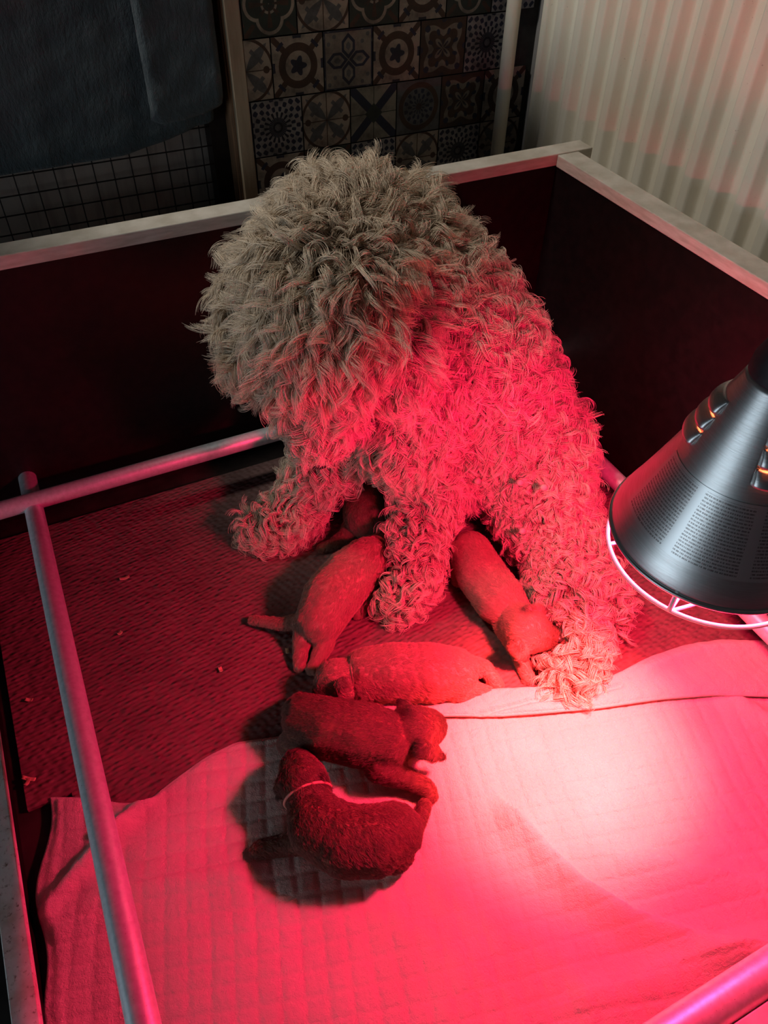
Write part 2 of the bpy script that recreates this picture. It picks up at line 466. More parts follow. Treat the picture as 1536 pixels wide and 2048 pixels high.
for px, py in ((1457, 818), (1082, 484)):
    d = ray(px, py); P = np.array([0, 0, 1]) + d * (XRI / d[0])
    g = MB(); g.tube([(XRI + .002, P[1], P[2]), (XRI - .0015, P[1], P[2])], .003, 10); g.build('screw_cap', M['cap'], rp, auto=40)
# low entry sill on the left and low front board
g = MB(); g.box((XL - .026, YF - .02, ZF), (XL - .002, YB, .027)); sp = g.build('entry_sill', M['panel'], box)
g = MB(); g.box((XL - .027, YF - .02, .027), (XL, YB - .001, .042), .001); tag(g.build('sill_cap', M['sill'], sp), 'stained pale wooden cap of the entry sill')
g = MB(); g.box((XL, YF - .025, ZF), (XRI, YF - .006, .148)); fp = g.build('front_board', M['panel'], box)
g = MB(); g.box((XL, YF - .075, .148), (XRI, YF - .003, .168), .001); g.build('edge_lath', M['lath'], fp)
# guard rails
RR = .0148
g = MB(); g.tube([(-.45, 1.067, .1), (.2, 1.066, .1), (XRI, 1.066, .1)], RR, 24); tag(g.build('guard_rail', M['steel'], box, auto=40), 'steel rail along the back panel')
zl = RR
A = np.array([-.1155, YB, .083]); B = at(262, 1930, .135); B = A + (B - A) * ((A[1] - .045) / (A[1] - B[1]))
g = MB(); g.tube([A, B], [RR, RR * 1.08], 24); tag(g.build('guard_rail', M['steel'], box, auto=40), 'steel rail along the open left side')
g = MB(); g.tube([(.80, YB, .098), (.80, YF, .098)], RR, 24); tag(g.build('guard_rail', M['steel'], box, auto=40), 'steel rail along the right panel')
C0 = at(1480, 1985, .155)
g = MB(); g.tube([(XL + .02, .024, .155), (XRI, .024, .155)], .0185, 24); tag(g.build('guard_rail', M['steel'], box, auto=40), 'steel rail along the front board')
for P in ((.80, YB - .004, .098),):
    g = MB(); g.tube([(P[0], P[1] + .004, P[2]), (P[0], P[1] - .006, P[2])], .026, 20); g.build('rail_flange', M['steel'], box, auto=40)

# rubber mat with a notched corner
mp_ = [(-.216, .586), (-.16, .586), (-.16, .03), (.895, .03), (.895, 1.105), (-.216, 1.102)]
g = MB(); n = len(mp_)
g.add([(x, y, 0) for x, y in mp_] + [(x, y, .006) for x, y in mp_], [tuple(range(n))[::-1], tuple(range(n, 2 * n))] + [(i, (i + 1) % n, n + (i + 1) % n, n + i) for i in range(n)])
tag(g.build('rubber_mat', M['mat']), 'dark pebbled rubber mat covering the floor of the box', 'mat')

# ------------------------------------------------------------------ blanket
def smooth_noise(P, seed, sc):
    r = np.random.default_rng(seed); out = np.zeros(P.shape[:-1])
    for k in range(7):
        a = r.uniform(0, 2 * np.pi); fq = sc * r.uniform(.6, 1.7); ph = r.uniform(0, 6.28)
        out += np.sin((P[..., 0] * np.cos(a) + P[..., 1] * np.sin(a)) * fq + ph)
    return out / 7
def polydist(P, pl):
    best = np.full(P.shape[:-1], 9.); side = np.zeros(P.shape[:-1])
    for a, b in zip(pl[:-1], pl[1:]):
        a = np.array(a); b = np.array(b); d = b - a; L = d.dot(d)
        t = np.clip(((P - a) @ d) / L, 0, 1); q = P - (a + t[..., None] * d)
        D = np.sqrt((q ** 2).sum(-1)); s = np.sign(q[..., 0] * d[1] - q[..., 1] * d[0])
        m = D < best; best = np.where(m, D, best); side = np.where(m, s, side)
    return best, side
def px2(l, z=.012): return [at(x, y, z)[:2] for x, y in l]
top_px = [(98, 1592), (170, 1592), (240, 1604), (290, 1602), (350, 1555), (410, 1512), (470, 1482), (560, 1470), (650, 1440), (740, 1412), (840, 1396), (960, 1384), (1090, 1378), (1170, 1382), (1240, 1350), (1300, 1318), (1360, 1296), (1440, 1282), (1536, 1290), (1640, 1310)]
top = np.array(px2(top_px))
NU, NV_ = 430, 330
seg = np.r_[0, np.cumsum(np.linalg.norm(np.diff(top, axis=0), axis=1))]; seg /= seg[-1]
uu = np.linspace(0, 1, NU)
T2 = np.c_[np.interp(uu, seg, top[:, 0]), np.interp(uu, seg, top[:, 1])]
k = np.ones(7) / 7
for c in range(2): T2[3:-3, c] = np.convolve(T2[:, c], k, 'valid')
left_bot = at(128, 2060, .012)[:2]
bx = np.linspace(left_bot[0] - .0, .80, NU)
B2 = np.c_[bx, np.full(NU, .034)]
B2[:, 1] = .034 + 0 * bx
vv = np.linspace(0, 1, NV_) ** 1.0
P2 = T2[:, None, :] * (1 - vv[None, :, None]) + B2[:, None, :] * vv[None, :, None]
# left edge bulges outwards
bul = np.sin(np.pi * np.clip(vv / .75, 0, 1)) * .03
P2[:, :, 0] -= bul[None, :] * np.exp(-uu * 14)[:, None]
P2[:, :, 0] += .006 * np.sin(vv * 23)[None, :] * np.exp(-uu * 30)[:, None]
Z = .0125 + .0045 * smooth_noise(P2, 3, 22) + .002 * smooth_noise(P2, 5, 60)
ridges = [([(1040, 1640), (1100, 1710), (1165, 1770), (1260, 1830), (1400, 1880), (1536, 1905)], .022, .026, .005),
          ([(1270, 1715), (1400, 1740), (1536, 1770)], .010, .03, .01),
          ([(245, 1655), (180, 1720), (110, 1800), (90, 1830)], .016, .012, .012),
          ([(290, 1602), (255, 1635), (235, 1665)], .012, .010, .01),
          ([(110, 1850), (200, 1790), (330, 1765), (480, 1750)], .006, .02, .02),
          ([(1340, 1330), (1460, 1390), (1536, 1440)], .010, .018, .01),
          ([(1180, 1990), (1330, 1945), (1536, 1880)], .012, .03, .015),
          ([(900, 1790), (1000, 1850), (1150, 1930)], .005, .03, .02),
          ([(600, 1800), (800, 1840), (940, 1930)], .004, .03, .02)]
for pl, h, w1, w2 in ridges:
    D, sd = polydist(P2, px2(pl)); ww = np.where(sd > 0, w1, w2)
    Z += h * np.exp(-(D / ww) ** 2)
# quilted squares
ang = -.26; q = .026
a = (P2[..., 0] * np.cos(ang) + P2[..., 1] * np.sin(ang)) / q; b_ = (-P2[..., 0] * np.sin(ang) + P2[..., 1] * np.cos(ang)) / q
a += .3 * smooth_noise(P2, 11, 25); b_ += .3 * smooth_noise(P2, 12, 25)
groove = np.exp(-(np.minimum(a % 1, 1 - a % 1) / .13) ** 2) + np.exp(-(np.minimum(b_ % 1, 1 - b_ % 1) / .13) ** 2)
Z -= .0014 * np.minimum(groove, 1.2)
# rolled hem
ed = np.minimum(uu[:, None] * 1.0, 1); dv = vv[None, :] * 1.2
Z *= (.55 + .45 * np.clip(dv / .012, 0, 1)) * (.5 + .5 * np.clip(uu[:, None] / .01, 0, 1))
Z = np.maximum(Z, .0085)
GB = np.dstack([P2, Z])
blk = thing('fleece_blanket', 'pale quilted fleece blanket spread over the mat under the heat lamp', 'blanket', (.3, .3, .006))
g = MB(); g.grid(GB); bo = g.build('blanket_sheet', M['blanket'], blk, smooth=True)
so = bo.modifiers.new('thickness', 'SOLIDIFY'); so.thickness = .003; so.offset = -1
# folded-over upper border
fl_px = [(560, 1500), (700, 1470), (800, 1452), (890, 1440), (1000, 1438), (1100, 1430), (1200, 1422), (1320, 1405), (1420, 1397), (1536, 1400), (1640, 1408)]
fl = np.array(px2(fl_px))
NU2 = 330; NW = 40
sub = np.linspace(.34, 1, NU2)
T3 = np.c_[np.interp(sub, uu, T2[:, 0]), np.interp(sub, uu, T2[:, 1])]
s2 = np.r_[0, np.cumsum(np.linalg.norm(np.diff(fl, axis=0), axis=1))]; s2 /= s2[-1]
L3 = np.c_[np.interp(np.linspace(0, 1, NU2), s2, fl[:, 0]), np.interp(np.linspace(0, 1, NU2), s2, fl[:, 1])]
for c in range(2): L3[3:-3, c] = np.convolve(L3[:, c], k, 'valid')
tt = np.linspace(0, 1, NW)
PF = T3[:, None, :] * (1 - tt[None, :, None]) + L3[:, None, :] * tt[None, :, None]
ZF_ = .0125 + .0045 * smooth_noise(PF, 3, 22)
thick = .013 * np.clip((np.linspace(0, 1, NU2)) / .12, 0.25, 1)
env = np.sqrt(np.clip(1 - (2 * np.abs(tt - .5)) ** 8, 0, 1)); env[-1] = .6
ZZ = np.maximum(ZF_, .012) + .001 + thick[:, None] * env[None, :] + .002 * smooth_noise(PF, 21, 40)
# slanting crease where the border is folded twice
D, sd = polydist(PF, px2([(960, 1430), (1060, 1405), (1180, 1392), (1240, 1375)], .02)); ZZ -= .006 * np.exp(-(D / .004) ** 2)
D, sd = polydist(PF, px2([(1290, 1345), (1400, 1300), (1536, 1295)], .02)); ZZ += .008 * np.exp(-(D / .012) ** 2)
ga = (PF[..., 0] * np.cos(.1) + PF[..., 1] * np.sin(.1)) / q; gb = (-PF[..., 0] * np.sin(.15) + PF[..., 1] * np.cos(.15)) / q
gr = np.exp(-(np.minimum(ga % 1, 1 - ga % 1) / .1) ** 2) + np.exp(-(np.minimum(gb % 1, 1 - gb % 1) / .1) ** 2)
ZZ -= .0008 * np.minimum(gr, 1.1)
ZZ[:, 0] = .009
inw = nz(T3 - L3)
rowsx = []
for dz, di in ((.55, -.0015), (.30, -.001), (.12, .003), (.03, .009)):
    rowsx.append(np.dstack([(L3 + inw * di)[:, None, :], (ZF_[:, -1] + .001 + (ZZ[:, -1] - ZF_[:, -1] + thick * .9) * dz)[:, None]]))
PFZ = np.concatenate([np.dstack([PF, ZZ])[:, :-1]] + rowsx, 1)
g = MB(); g.grid(PFZ); g.build('folded_border', M['blanket'], blk, smooth=True)

def ground(x, y):
    """height of the cloth or mat under a point"""
    D = np.hypot(P2[..., 0] - x, P2[..., 1] - y); i = np.argmin(D)
    return float(Z.ravel()[i]) if D.ravel()[i] < .006 else .006

# ------------------------------------------------------------------ heat lamp
LC = at(1431, 1058, .475)
lamp = thing('heat_lamp', 'brushed aluminium cone heat lamp with white wire guard hanging over the blanket', 'lamp', tuple(LC))
SEG = 144
HP = [(.1045, -.002), (.1035, .003), (.1000, .012)] + [(.1000 - (.1000 - .031) * t ** .92, .012 + .150 * t) for t in np.linspace(.02, 1, 40)]
HP = [(r_ * .93, z_ * (1.08 if z_ > .012 else 1)) for r_, z_ in HP]
face = math.degrees(math.atan2(-LC[1], -LC[0])) % 360
groups = [face + 40, face - 84, face + 162]
lz = [.112, .128, .144]
LH, LW = .0125, 30
def in_slot(a, z):
    for gc in groups:
        d = (a - gc + 180) % 360 - 180
        for z_ in lz:
            if abs(d) < LW - 2 and abs(z - z_) < LH * .33: return True
    return False
def skip(i, k):
    z = (HP[i][1] + HP[i + 1][1]) / 2; a = 360 * (k + .5) / SEG
    return in_slot(a, z)
g = MB(); g.lathe(HP, LC, SEG, skip); sh = g.build('shade', M['alu'], lamp, smooth=True)
so = sh.modifiers.new('sheet', 'SOLIDIFY'); so.thickness = .0009; so.offset = -1
g = MB(); g.tube([LC + np.array([.0972 * math.cos(t), .0972 * math.sin(t), -.002]) for t in np.linspace(0, 2 * np.pi, 96, endpoint=False)], .0022, 10, closed=True); g.build('rolled_rim', M['alu'], sh, smooth=True)
def hr(z):
    zs = [p[1] for p in HP]; rs = [p[0] for p in HP]; return float(np.interp(z, zs, rs))
for gc in groups:
    for z_ in lz:
        rowsN, colsN = 8, 22
        Gd = np.zeros((colsN, rowsN, 3))
        for i, a in enumerate(np.linspace(gc - LW, gc + LW, colsN)):
            e = math.sqrt(max(0, 1 - abs((i / (colsN - 1)) * 2 - 1) ** 5))
            for j, t in enumerate(np.linspace(0, 1, rowsN)):
                z = z_ - LH * .55 + LH * 1.05 * t
                out = .0050 * e * math.sin(min(1, (1 - t) * 1.25) * math.pi / 2)   # open at the lower edge, flush at the top
                rr_ = hr(z) + .0004 + out
                Gd[i, j] = LC + np.array([rr_ * math.cos(math.radians(a)), rr_ * math.sin(math.radians(a)), z])
        g = MB(); g.grid(Gd); lv = g.build('louvre', M['alu'], sh, smooth=True)
        so = lv.modifiers.new('sheet', 'SOLIDIFY'); so.thickness = .0007; so.offset = 1
# printed information panel
a0, a1 = face - 66, face + 70; z0, z1 = .026, .090
nA, nZ = 60, 16
Gd = np.zeros((nA, nZ, 3))
for i, a in enumerate(np.linspace(a0, a1, nA)):
    for j, z in enumerate(np.linspace(z0, z1, nZ)):
        rr_ = hr(z) + .0005; Gd[i, j] = LC + np.array([rr_ * math.cos(math.radians(a)), rr_ * math.sin(math.radians(a)), z])
g = MB(); g.grid(Gd); lb = g.build('printed_panel', M['label'], sh, smooth=True)
uv = lb.data.uv_layers.new(name='UVMap')
idx = np.zeros(len(lb.data.loops), int); lb.data.loops.foreach_get('vertex_index', idx)
uvs = np.c_[(idx // nZ) / (nA - 1), (idx % nZ) / (nZ - 1)]
uv.data.foreach_set('uv', uvs.ravel())
# holder, cord
g = MB(); g.lathe([(.0, .235), (.014, .235), (.020, .229), (.022, .218), (.024, .200), (.0285, .188), (.0295, .176), (.027, .172), (.0, .172)], LC, 40); g.build('lamp_holder', M['black'], lamp, auto=35)
g = MB(); g.tube([LC + np.array([0, 0, .22 + t]) for t in np.linspace(0, .6, 10)], .0038, 10); g.build('cord', M['black'], lamp, smooth=True)
# bulb
g = MB(); g.lathe([(.0, .052), (.03, .054), (.050, .060), (.057, .070), (.054, .082), (.042, .105), (.024, .128), (.018, .14), (.018, .16)], LC, 40); g.build('bulb', M['bulb'], lamp, smooth=True)
# wire guard
wg = thing('x', 'x', 'x'); bpy.data.objects.remove(wg)
g = MB()
def ring(r, z, rad=.0019): g.tube([LC + np.array([r * math.cos(t), r * math.sin(t), z]) for t in np.linspace(0, 2 * np.pi, 80, endpoint=False)], rad, 8, closed=True)
g = MB(); ring(.0945, -.027, .0022); gd = g.build('wire_guard', M['whitewire'], lamp, smooth=True)
g = MB(); ring(.056, -.040); g.build('guard_ring', M['whitewire'], gd, smooth=True)
for a in (face - 4, face + 86, face + 176, face + 266):
    a = math.radians(a); c_, s_ = math.cos(a), math.sin(a)
    g = MB(); g.tube([LC + np.array([.0955 * c_, .0955 * s_, .002]), LC + np.array([.0955 * c_, .0955 * s_, -.026]), LC + np.array([.088 * c_, .088 * s_, -.034]), LC + np.array([.056 * c_, .056 * s_, -.040])], .0022, 8); g.build('guard_strut', M['whitewire'], gd, smooth=True)
for s_ in (-1, 1):
    pts = []
    for t in np.linspace(-1, 1, 30):
        x = t * .1; y = s_ * (.1 - .055 * (1 - t * t)) if False else s_ * .045
        rr_ = math.sqrt(max(0, .0945 ** 2 - .045 ** 2)); pts.append(LC + np.array([rr_ * t, s_ * .045, -.027 - .012 * (1 - t * t)]))
    g = MB(); g.tube(pts, .0018, 8); g.build('guard_bar', M['whitewire'], gd, smooth=True)
RED = (1.0, .010, .115)
hl = bpy.data.lights.new('heat_bulb_beam', 'SPOT'); hl.energy = 250; hl.color = (1.0, .048, .043); hl.spot_size = math.radians(52); hl.spot_blend = 1.0; hl.shadow_soft_size = .03
ho = bpy.data.objects.new('heat_bulb_beam', hl); COL.objects.link(ho); ho.location = LC + np.array([0, 0, .045])
ho.rotation_euler = (Vector(at(1105, 1505, 0)) - ho.location).to_track_quat('-Z', 'Y').to_euler()
hl = bpy.data.lights.new('heat_bulb_glow', 'POINT'); hl.energy = 27; hl.color = RED; hl.shadow_soft_size = .03
ho = bpy.data.objects.new('heat_bulb_glow', hl); COL.objects.link(ho); ho.location = LC + np.array([0, 0, .016])

# ------------------------------------------------------------------ wire-fronted crate behind the box, with a fleece over it
YC = 1.30
pl_ = aty(447, 0, YC)[0]; pr_ = aty(477, 0, YC)[0]
cr = thing('wire_crate', 'wooden framed crate with dark wire mesh front standing behind the box', 'crate', (0, 1.36, ZF))
g = MB(); g.box((pl_, YC, ZF), (pr_, YC + .012, 1.25), .001); tag(g.build('front_batten', M['post'], cr), 'pale raw pine batten')
g = MB(); g.box((pl_ - .002, YC + .012, ZF), (pr_ - .003, YC + .14, 1.25)); g.build('corner_post', M['brown'], cr)
YM = YC + .065
xm1 = aty(424, 300, YM)[0]
g = MB(); g.box((xm1, YM - .005, ZF), (pl_ - .002, YM + .03, 1.2)); g.build('side_stile', M['wire'], cr)
g = MB(); g.box((-.75, YM - .005, 1.10), (xm1, YM + .03, 1.2)); g.build('top_rail', M['brown'], cr)
zb = aty(300, 455, YM)[2]
g = MB(); g.box((-.75, YM - .005, zb - .06), (xm1, YM + .03, zb)); g.build('bottom_rail', M['wire'], cr)
g = MB(); g.box((-.75, YM + .032, ZF), (pl_ - .004, YM + .045, 1.1)); g.build('back_board', M['board'], cr)
sp_ = .0305
xr0 = aty(404, 300, YM)[0]; zr0 = aty(402, 293, YM)[2]
i = 0
while True:
    x = xr0 - i * sp_
    if x < -.3: break
    g = MB(); g.tube([(x, YM, zb - .01), (x, YM, 1.12)], .00115, 6); g.build('mesh_wire', M['wire'], cr); i += 1
for i in range(-4, 12):
    z = zr0 + i * sp_
    g = MB(); g.tube([(-.75, YM - .002, z), (xm1 + .004, YM - .002, z)], .00115, 6); g.build('mesh_wire', M['wire'], cr)
# draped fleece
YT = YC + .028
def drape(bot_px, xL, xR, y0, ztop, name, amp, seed, parent, thick):
    bp_ = np.array([aty(x, y, y0)[[0, 2]] for x, y in bot_px])
    NX, NZ = 150, 120
    xs = np.linspace(xL, xR, NX); zbt = np.interp(xs, bp_[:, 0], bp_[:, 1])
    G = np.zeros((NX, NZ, 3))
    for i, x in enumerate(xs):
        zz = np.linspace(zbt[i], ztop, NZ)
        G[i, :, 0] = x; G[i, :, 2] = zz
    Pn = G[:, :, [0, 2]] * np.array([1, .35])
    G[:, :, 1] = y0 + amp * smooth_noise(Pn, seed, 40) + amp * .5 * smooth_noise(G[:, :, [0, 2]], seed + 1, 110)
    e = np.minimum(np.arange(NX), np.arange(NX)[::-1])[:, None] / 6.
    G[:, :, 1] += thick * np.exp(-e ** 2) * .6
    G[:, 0:4, 1] += thick * np.exp(-(np.arange(4)[None, :] / 1.5) ** 2) * .7
    # over the top rail
    top = []
    for k_, (dy, dz) in enumerate([(.006, .012), (.02, .018), (.05, .018), (.07, .008), (.078, -.05), (.078, -.12)]):
        r_ = G[:, -1].copy(); r_[:, 1] = y0 + dy; r_[:, 2] = ztop + dz; top.append(r_)
    G = np.concatenate([G, np.stack(top, 1)], 1)
    g = MB(); g.grid(G); o = g.build(name, M['teal'], parent, smooth=True)
    so = o.modifiers.new('thickness', 'SOLIDIFY'); so.thickness = thick; so.offset = 0
    return o
fl_t = thing('fleece_throw', 'dark teal fleece throw draped over the mesh front of the crate', 'throw', (0, YT, .45))
drape([(-200, 400), (0, 352), (120, 332), (250, 310), (340, 278), (395, 252), (421, 247), (440, 230)], -.55, aty(427, 230, YT)[0], YT, 1.205, 'hanging_sheet', .0035, 31, fl_t, .007)
x_l = aty(305, 120, YC + .004)[0]; x_r = aty(438, 120, YC + .004)[0]
o = drape([(285, 232), (325, 246), (370, 238), (410, 226), (443, 208), (470, 200)], aty(318, 200, YC)[0] - .012, aty(441, 150, YC)[0] , YC + .006, 1.22, 'folded_end', .004, 47, fl_t, .012)
tag(o, 'thicker folded end of the throw')

# ------------------------------------------------------------------ bodies
def blob(name, chains, voxel, smooth_it, mat, parent):
    bm = bmesh.new()
    for ch in chains:
        ch = [np.array(c, float) for c in ch]
        for a, b in zip(ch[:-1], ch[1:]) if len(ch) > 1 else [(ch[0], ch[0])]:
            L = np.linalg.norm(a[:3] - b[:3]); n = max(1, int(math.ceil(L / (min(a[3], b[3]) * .3)))) if L > 0 else 1
            for i in range(n + 1):
                t = i / n; c = a + (b - a) * (3 * t * t - 2 * t * t * t) * .5 + (b - a) * t * .5
                bmesh.ops.create_icosphere(bm, subdivisions=2, radius=float(c[3]), matrix=Matrix.Translation(Vector(c[:3])))
    me = bpy.data.meshes.new('tmp'); bm.to_mesh(me); bm.free()
    o = bpy.data.objects.new('tmp', me); COL.objects.link(o)
    m = o.modifiers.new('r', 'REMESH'); m.mode = 'VOXEL'; m.voxel_size = voxel
    m2 = o.modifiers.new('s', 'SMOOTH'); m2.factor = .5; m2.iterations = smooth_it
    dg = bpy.context.evaluated_depsgraph_get(); ev = o.evaluated_get(dg)
    em = bpy.data.meshes.new_from_object(ev)
    V = np.zeros(len(em.vertices) * 3); em.vertices.foreach_get('co', V); V = V.reshape(-1, 3)
    Fc = [tuple(p.vertices) for p in em.polygons]
    bpy.data.objects.remove(o); bpy.data.meshes.remove(me); bpy.data.meshes.remove(em)
    g = MB(); g.add(V, Fc); return g.build(name, mat, parent, smooth=True), V, Fc
def sample(V, Fc, n, weight=None):
    tri = []
    for q in Fc:
        for i in range(1, len(q) - 1): tri.append((q[0], q[i], q[i + 1]))
    tri = np.array(tri); a, b, c = V[tri[:, 0]], V[tri[:, 1]], V[tri[:, 2]]
    N = np.cross(b - a, c - a); A = np.linalg.norm(N, axis=1); 
    VN = np.zeros_like(V)
    for k in range(3): np.add.at(VN, tri[:, k], N)
    VN /= np.linalg.norm(VN, axis=1)[:, None] + 1e-12
    w = A.copy()
    if weight is not None: w = w * weight((a + b + c) / 3)
    i = rng.choice(len(tri), n, p=w / w.sum())
    r1 = np.sqrt(rng.random(n)); r2 = rng.random(n)
    w0, w1, w2 = (1 - r1)[:, None], (r1 * (1 - r2))[:, None], (r1 * r2)[:, None]
    P = a[i] * w0 + b[i] * w1 + c[i] * w2
    Nn = VN[tri[i, 0]] * w0 + VN[tri[i, 1]] * w1 + VN[tri[i, 2]] * w2
    return P, Nn / np.linalg.norm(Nn, axis=1)[:, None]
def make_curves(name, pts, rad, mat, parent, mask=None):
    n, K = pts.shape[:2]
    hc = bpy.data.hair_curves.new(name); hc.add_curves([K] * n)
    hc.attributes['position'].data.foreach_set('vector', (pts - ORG[parent]).astype(np.float32).ravel())
    at_ = hc.attributes.get('radius') or hc.attributes.new('radius', 'FLOAT', 'POINT')
    at_.data.foreach_set('value', rad.astype(np.float32).ravel())
    if mask is not None:
        hc.attributes.new('mask', 'FLOAT', 'POINT').data.foreach_set('value', np.repeat(mask, K).astype(np.float32))
    hc.materials.append(mat)
    o = bpy.data.objects.new(name, hc); COL.objects.link(o); o.parent = parent; ORG[o] = ORG[parent]
    return o
def locks(P, N, Tg, L, curl_r, turns, th0, th1, per, spread, K, droop, converge=.7, jitter=.0015, floor_z=.009):
    n = len(P); s = np.linspace(0, 1, K)[None, :, None]
    B = nz(np.cross(N, Tg))
    th = np.radians(th0)[:, None] + (np.radians(th1 - th0))[:, None] * np.linspace(0, 1, K)[None, :]
    d = np.cos(th)[..., None] * N[:, None] + np.sin(th)[..., None] * Tg[:, None]
    step = d * (L / (K - 1))[:, None, None]
    path = np.cumsum(step, 1) - step[:, :1]
    path[..., 2] -= droop * (np.linspace(0, 1, K) ** 2)[None, :] * L[:, None]
    d = nz(np.gradient(path, axis=1))
    U = nz(np.cross(B[:, None], d))
    ph = rng.uniform(0, 2 * np.pi, n)[:, None]; sg = rng.choice([-1, 1], n)[:, None]
    ang = ph + sg * 2 * np.pi * turns[:, None] * np.linspace(0, 1, K)[None, :]
    env = np.clip(np.linspace(0, 1, K) * 2.2, 0, 1)[None, :]
    co = curl_r[:, None] * env
    off = (np.cos(ang) * co)[..., None] * B[:, None] + (np.sin(ang) * co)[..., None] * U
    guide = P[:, None] + path + off
    # children
    a = rng.uniform(0, 2 * np.pi, (n, per)); rr = np.sqrt(rng.random((n, per))) * spread
    o0 = (np.cos(a) * rr)[..., None] * B[:, None] + (np.sin(a) * rr)[..., None] * Tg[:, None]
    sc = rng.uniform(.75, 1.08, (n, per))
    rel = guide - P[:, None]
    ch = P[:, None, None] + rel[:, None] * sc[:, :, None, None] + o0[:, :, None] * (1 - converge * s[None] ** .8)
    j = rng.normal(0, 1, (n, per, 1, 3)) * jitter * (s[None] ** 1.3)
    ch = ch + j
    ch = ch.reshape(n * per, K, 3)
    ch[..., 2] = np.maximum(ch[..., 2], floor_z)
    return ch

cd = np.array([0, 0, CAMZ])
def D4(px, py, z, r): return (*at(px, py, z), r)
def chain(*l): return [D4(*x) for x in l]

# ---- mother dog
HC = at(655, 590, .47)
dog = thing('dog', 'large curly cream dog sitting in the box, head bowed over the puppies', 'dog', (.5, .75, .006))
dchains = [
    chain((690, 490, .475, .086), (655, 585, .465, .096), (650, 660, .43, .088), (645, 740, .375, .064), (642, 800, .335, .052), (642, 840, .31, .042)),
    chain((700, 500, .46, .085), (785, 520, .435, .098), (850, 600, .385, .108), (915, 700, .31, .114), (975, 790, .225, .110), (1028, 880, .15, .098)),
    chain((840, 670, .34, .10), (830, 790, .27, .078), (815, 870, .22, .055)),
    # flopped ears
    chain((535, 560, .46, .030), (515, 650, .42, .032), (520, 720, .385, .026)),
    chain((775, 600, .45, .030), (800, 690, .405, .032), (795, 750, .37, .026)),
    # front leg under the chest
    chain((880, 780, .26, .064), (865, 900, .17, .046), (852, 1010, .105, .033), (832, 1110, .065, .029), (806, 1168, .042, .032), (792, 1190, .034, .027)),
    # far front leg
    chain((760, 800, .25, .055), (690, 890, .16, .040), (625, 960, .10, .030), (600, 1015, .055, .027), (560, 1045, .04, .030), (525, 1052, .034, .024)),
    # thigh, lower leg and paw stretched to the viewer
    chain((1040, 880, .15, .098), (1062, 960, .115, .078), (1082, 1040, .085, .055), (1108, 1130, .06, .036), (1145, 1230, .045, .028), (1150, 1305, .037, .028), (1142, 1345, .031, .024)),
    # second hind foot tucked behind
    chain((1090, 960, .10, .06), (1135, 1080, .06, .038), (1178, 1155, .046, .029), (1202, 1210, .038, .026), (1208, 1230, .033, .022)),
    # belly
    chain((950, 830, .20, .09), (990, 930, .12, .06)),
]
db, DV, DF = blob('body', dchains, .0055, 10, M['hide'], dog)
W = at(695, 475, .56)                      # crown of the head, where the hair parts
HEADC = np.array(at(652, 620, .45)); 
def proj_np(P):
    q = (P - np.array([0, 0, CAMZ])) @ R; return np.c_[CX + q[:, 0] / q[:, 2] * F, CY + q[:, 1] / q[:, 2] * F]
def seg_d(P, a, b):
    d = b - a; t = np.clip(((P - a) @ d) / d.dot(d), 0, 1); return np.linalg.norm(P - a - t[:, None] * d, axis=1)
h_a, h_b, h_c = np.array(at(690, 480, .48)), np.array(at(648, 660, .43)), np.array(at(640, 885, .28))
belly_a, belly_b = np.array(at(1040, 930, .17)), np.array(at(1085, 1090, .10))
def regions(P):
    dh = np.minimum(seg_d(P, h_a, h_b) - .10, seg_d(P, h_b, h_c) - .075)
    head = np.clip(1 - dh / .03, 0, 1)
    bel = np.clip(1.25 - seg_d(P, belly_a, belly_b) / .06, 0, 1) * (1 - head)
    low = np.clip((.16 - P[:, 2]) / .08, 0, 1)
    return head, bel, low
cd = np.array([0, 0, CAMZ])
K = 18
prof_r = np.interp(np.linspace(0, 1, K), [0, .6, 1], [.00040, .00034, .00010])
P, N = sample(DV, DF, 46000)
vis = (nz(cd - P) * N).sum(1) > -.45
P, N = P[vis], N[vis]
head, bel, low = regions(P)
down = np.array([0, 0, -1.0])
# body: ringlets
bsel = np.where(rng.random(len(P)) > head)[0][:9500]
Pb, Nb, hb, lb_ = P[bsel], N[bsel], bel[bsel], low[bsel]; n = len(Pb)
flow = down * .8 + nz(Pb - HEADC) * (.6 * (1 - lb_))[:, None] + rng.normal(0, .45, (n, 3))
Tg = nz(flow - Nb * (flow * Nb).sum(1)[:, None])
L = rng.uniform(.046, .070, n) * (1 - .55 * hb) * (1 - .22 * lb_)
b1 = locks(Pb, Nb, Tg, L, rng.uniform(.006, .0105, n) * (1 - .45 * hb), rng.uniform(1.1, 2.0, n), rng.uniform(30, 62, n), rng.uniform(80, 125, n), 14, .0062, K, .08, .84, .0012)
# head: long wavy tufts fanning out from the parting
hsel = np.where(rng.random(len(P)) < head)[0][:2700]
Ph, Nh = P[hsel], N[hsel]; n = len(Ph)
flow = nz(Ph - W) + down * .22 + rng.normal(0, .30, (n, 3))
Tg = nz(flow - Nh * (flow * Nh).sum(1)[:, None])
dW = np.linalg.norm(Ph - W, axis=1)
muz = np.clip((.40 - Ph[:, 2]) / .08, 0, 1)
L = rng.uniform(.050, .082, n) * (1 - .45 * muz)
h1 = locks(Ph, Nh, Tg, L, rng.uniform(.005, .0125, n) * (1 - .3 * muz), rng.uniform(.7, 1.6, n), rng.uniform(30, 62, n), rng.uniform(72, 112, n), 30, .0135, K, .04, .90, .0020)
ch = np.concatenate([b1, h1])
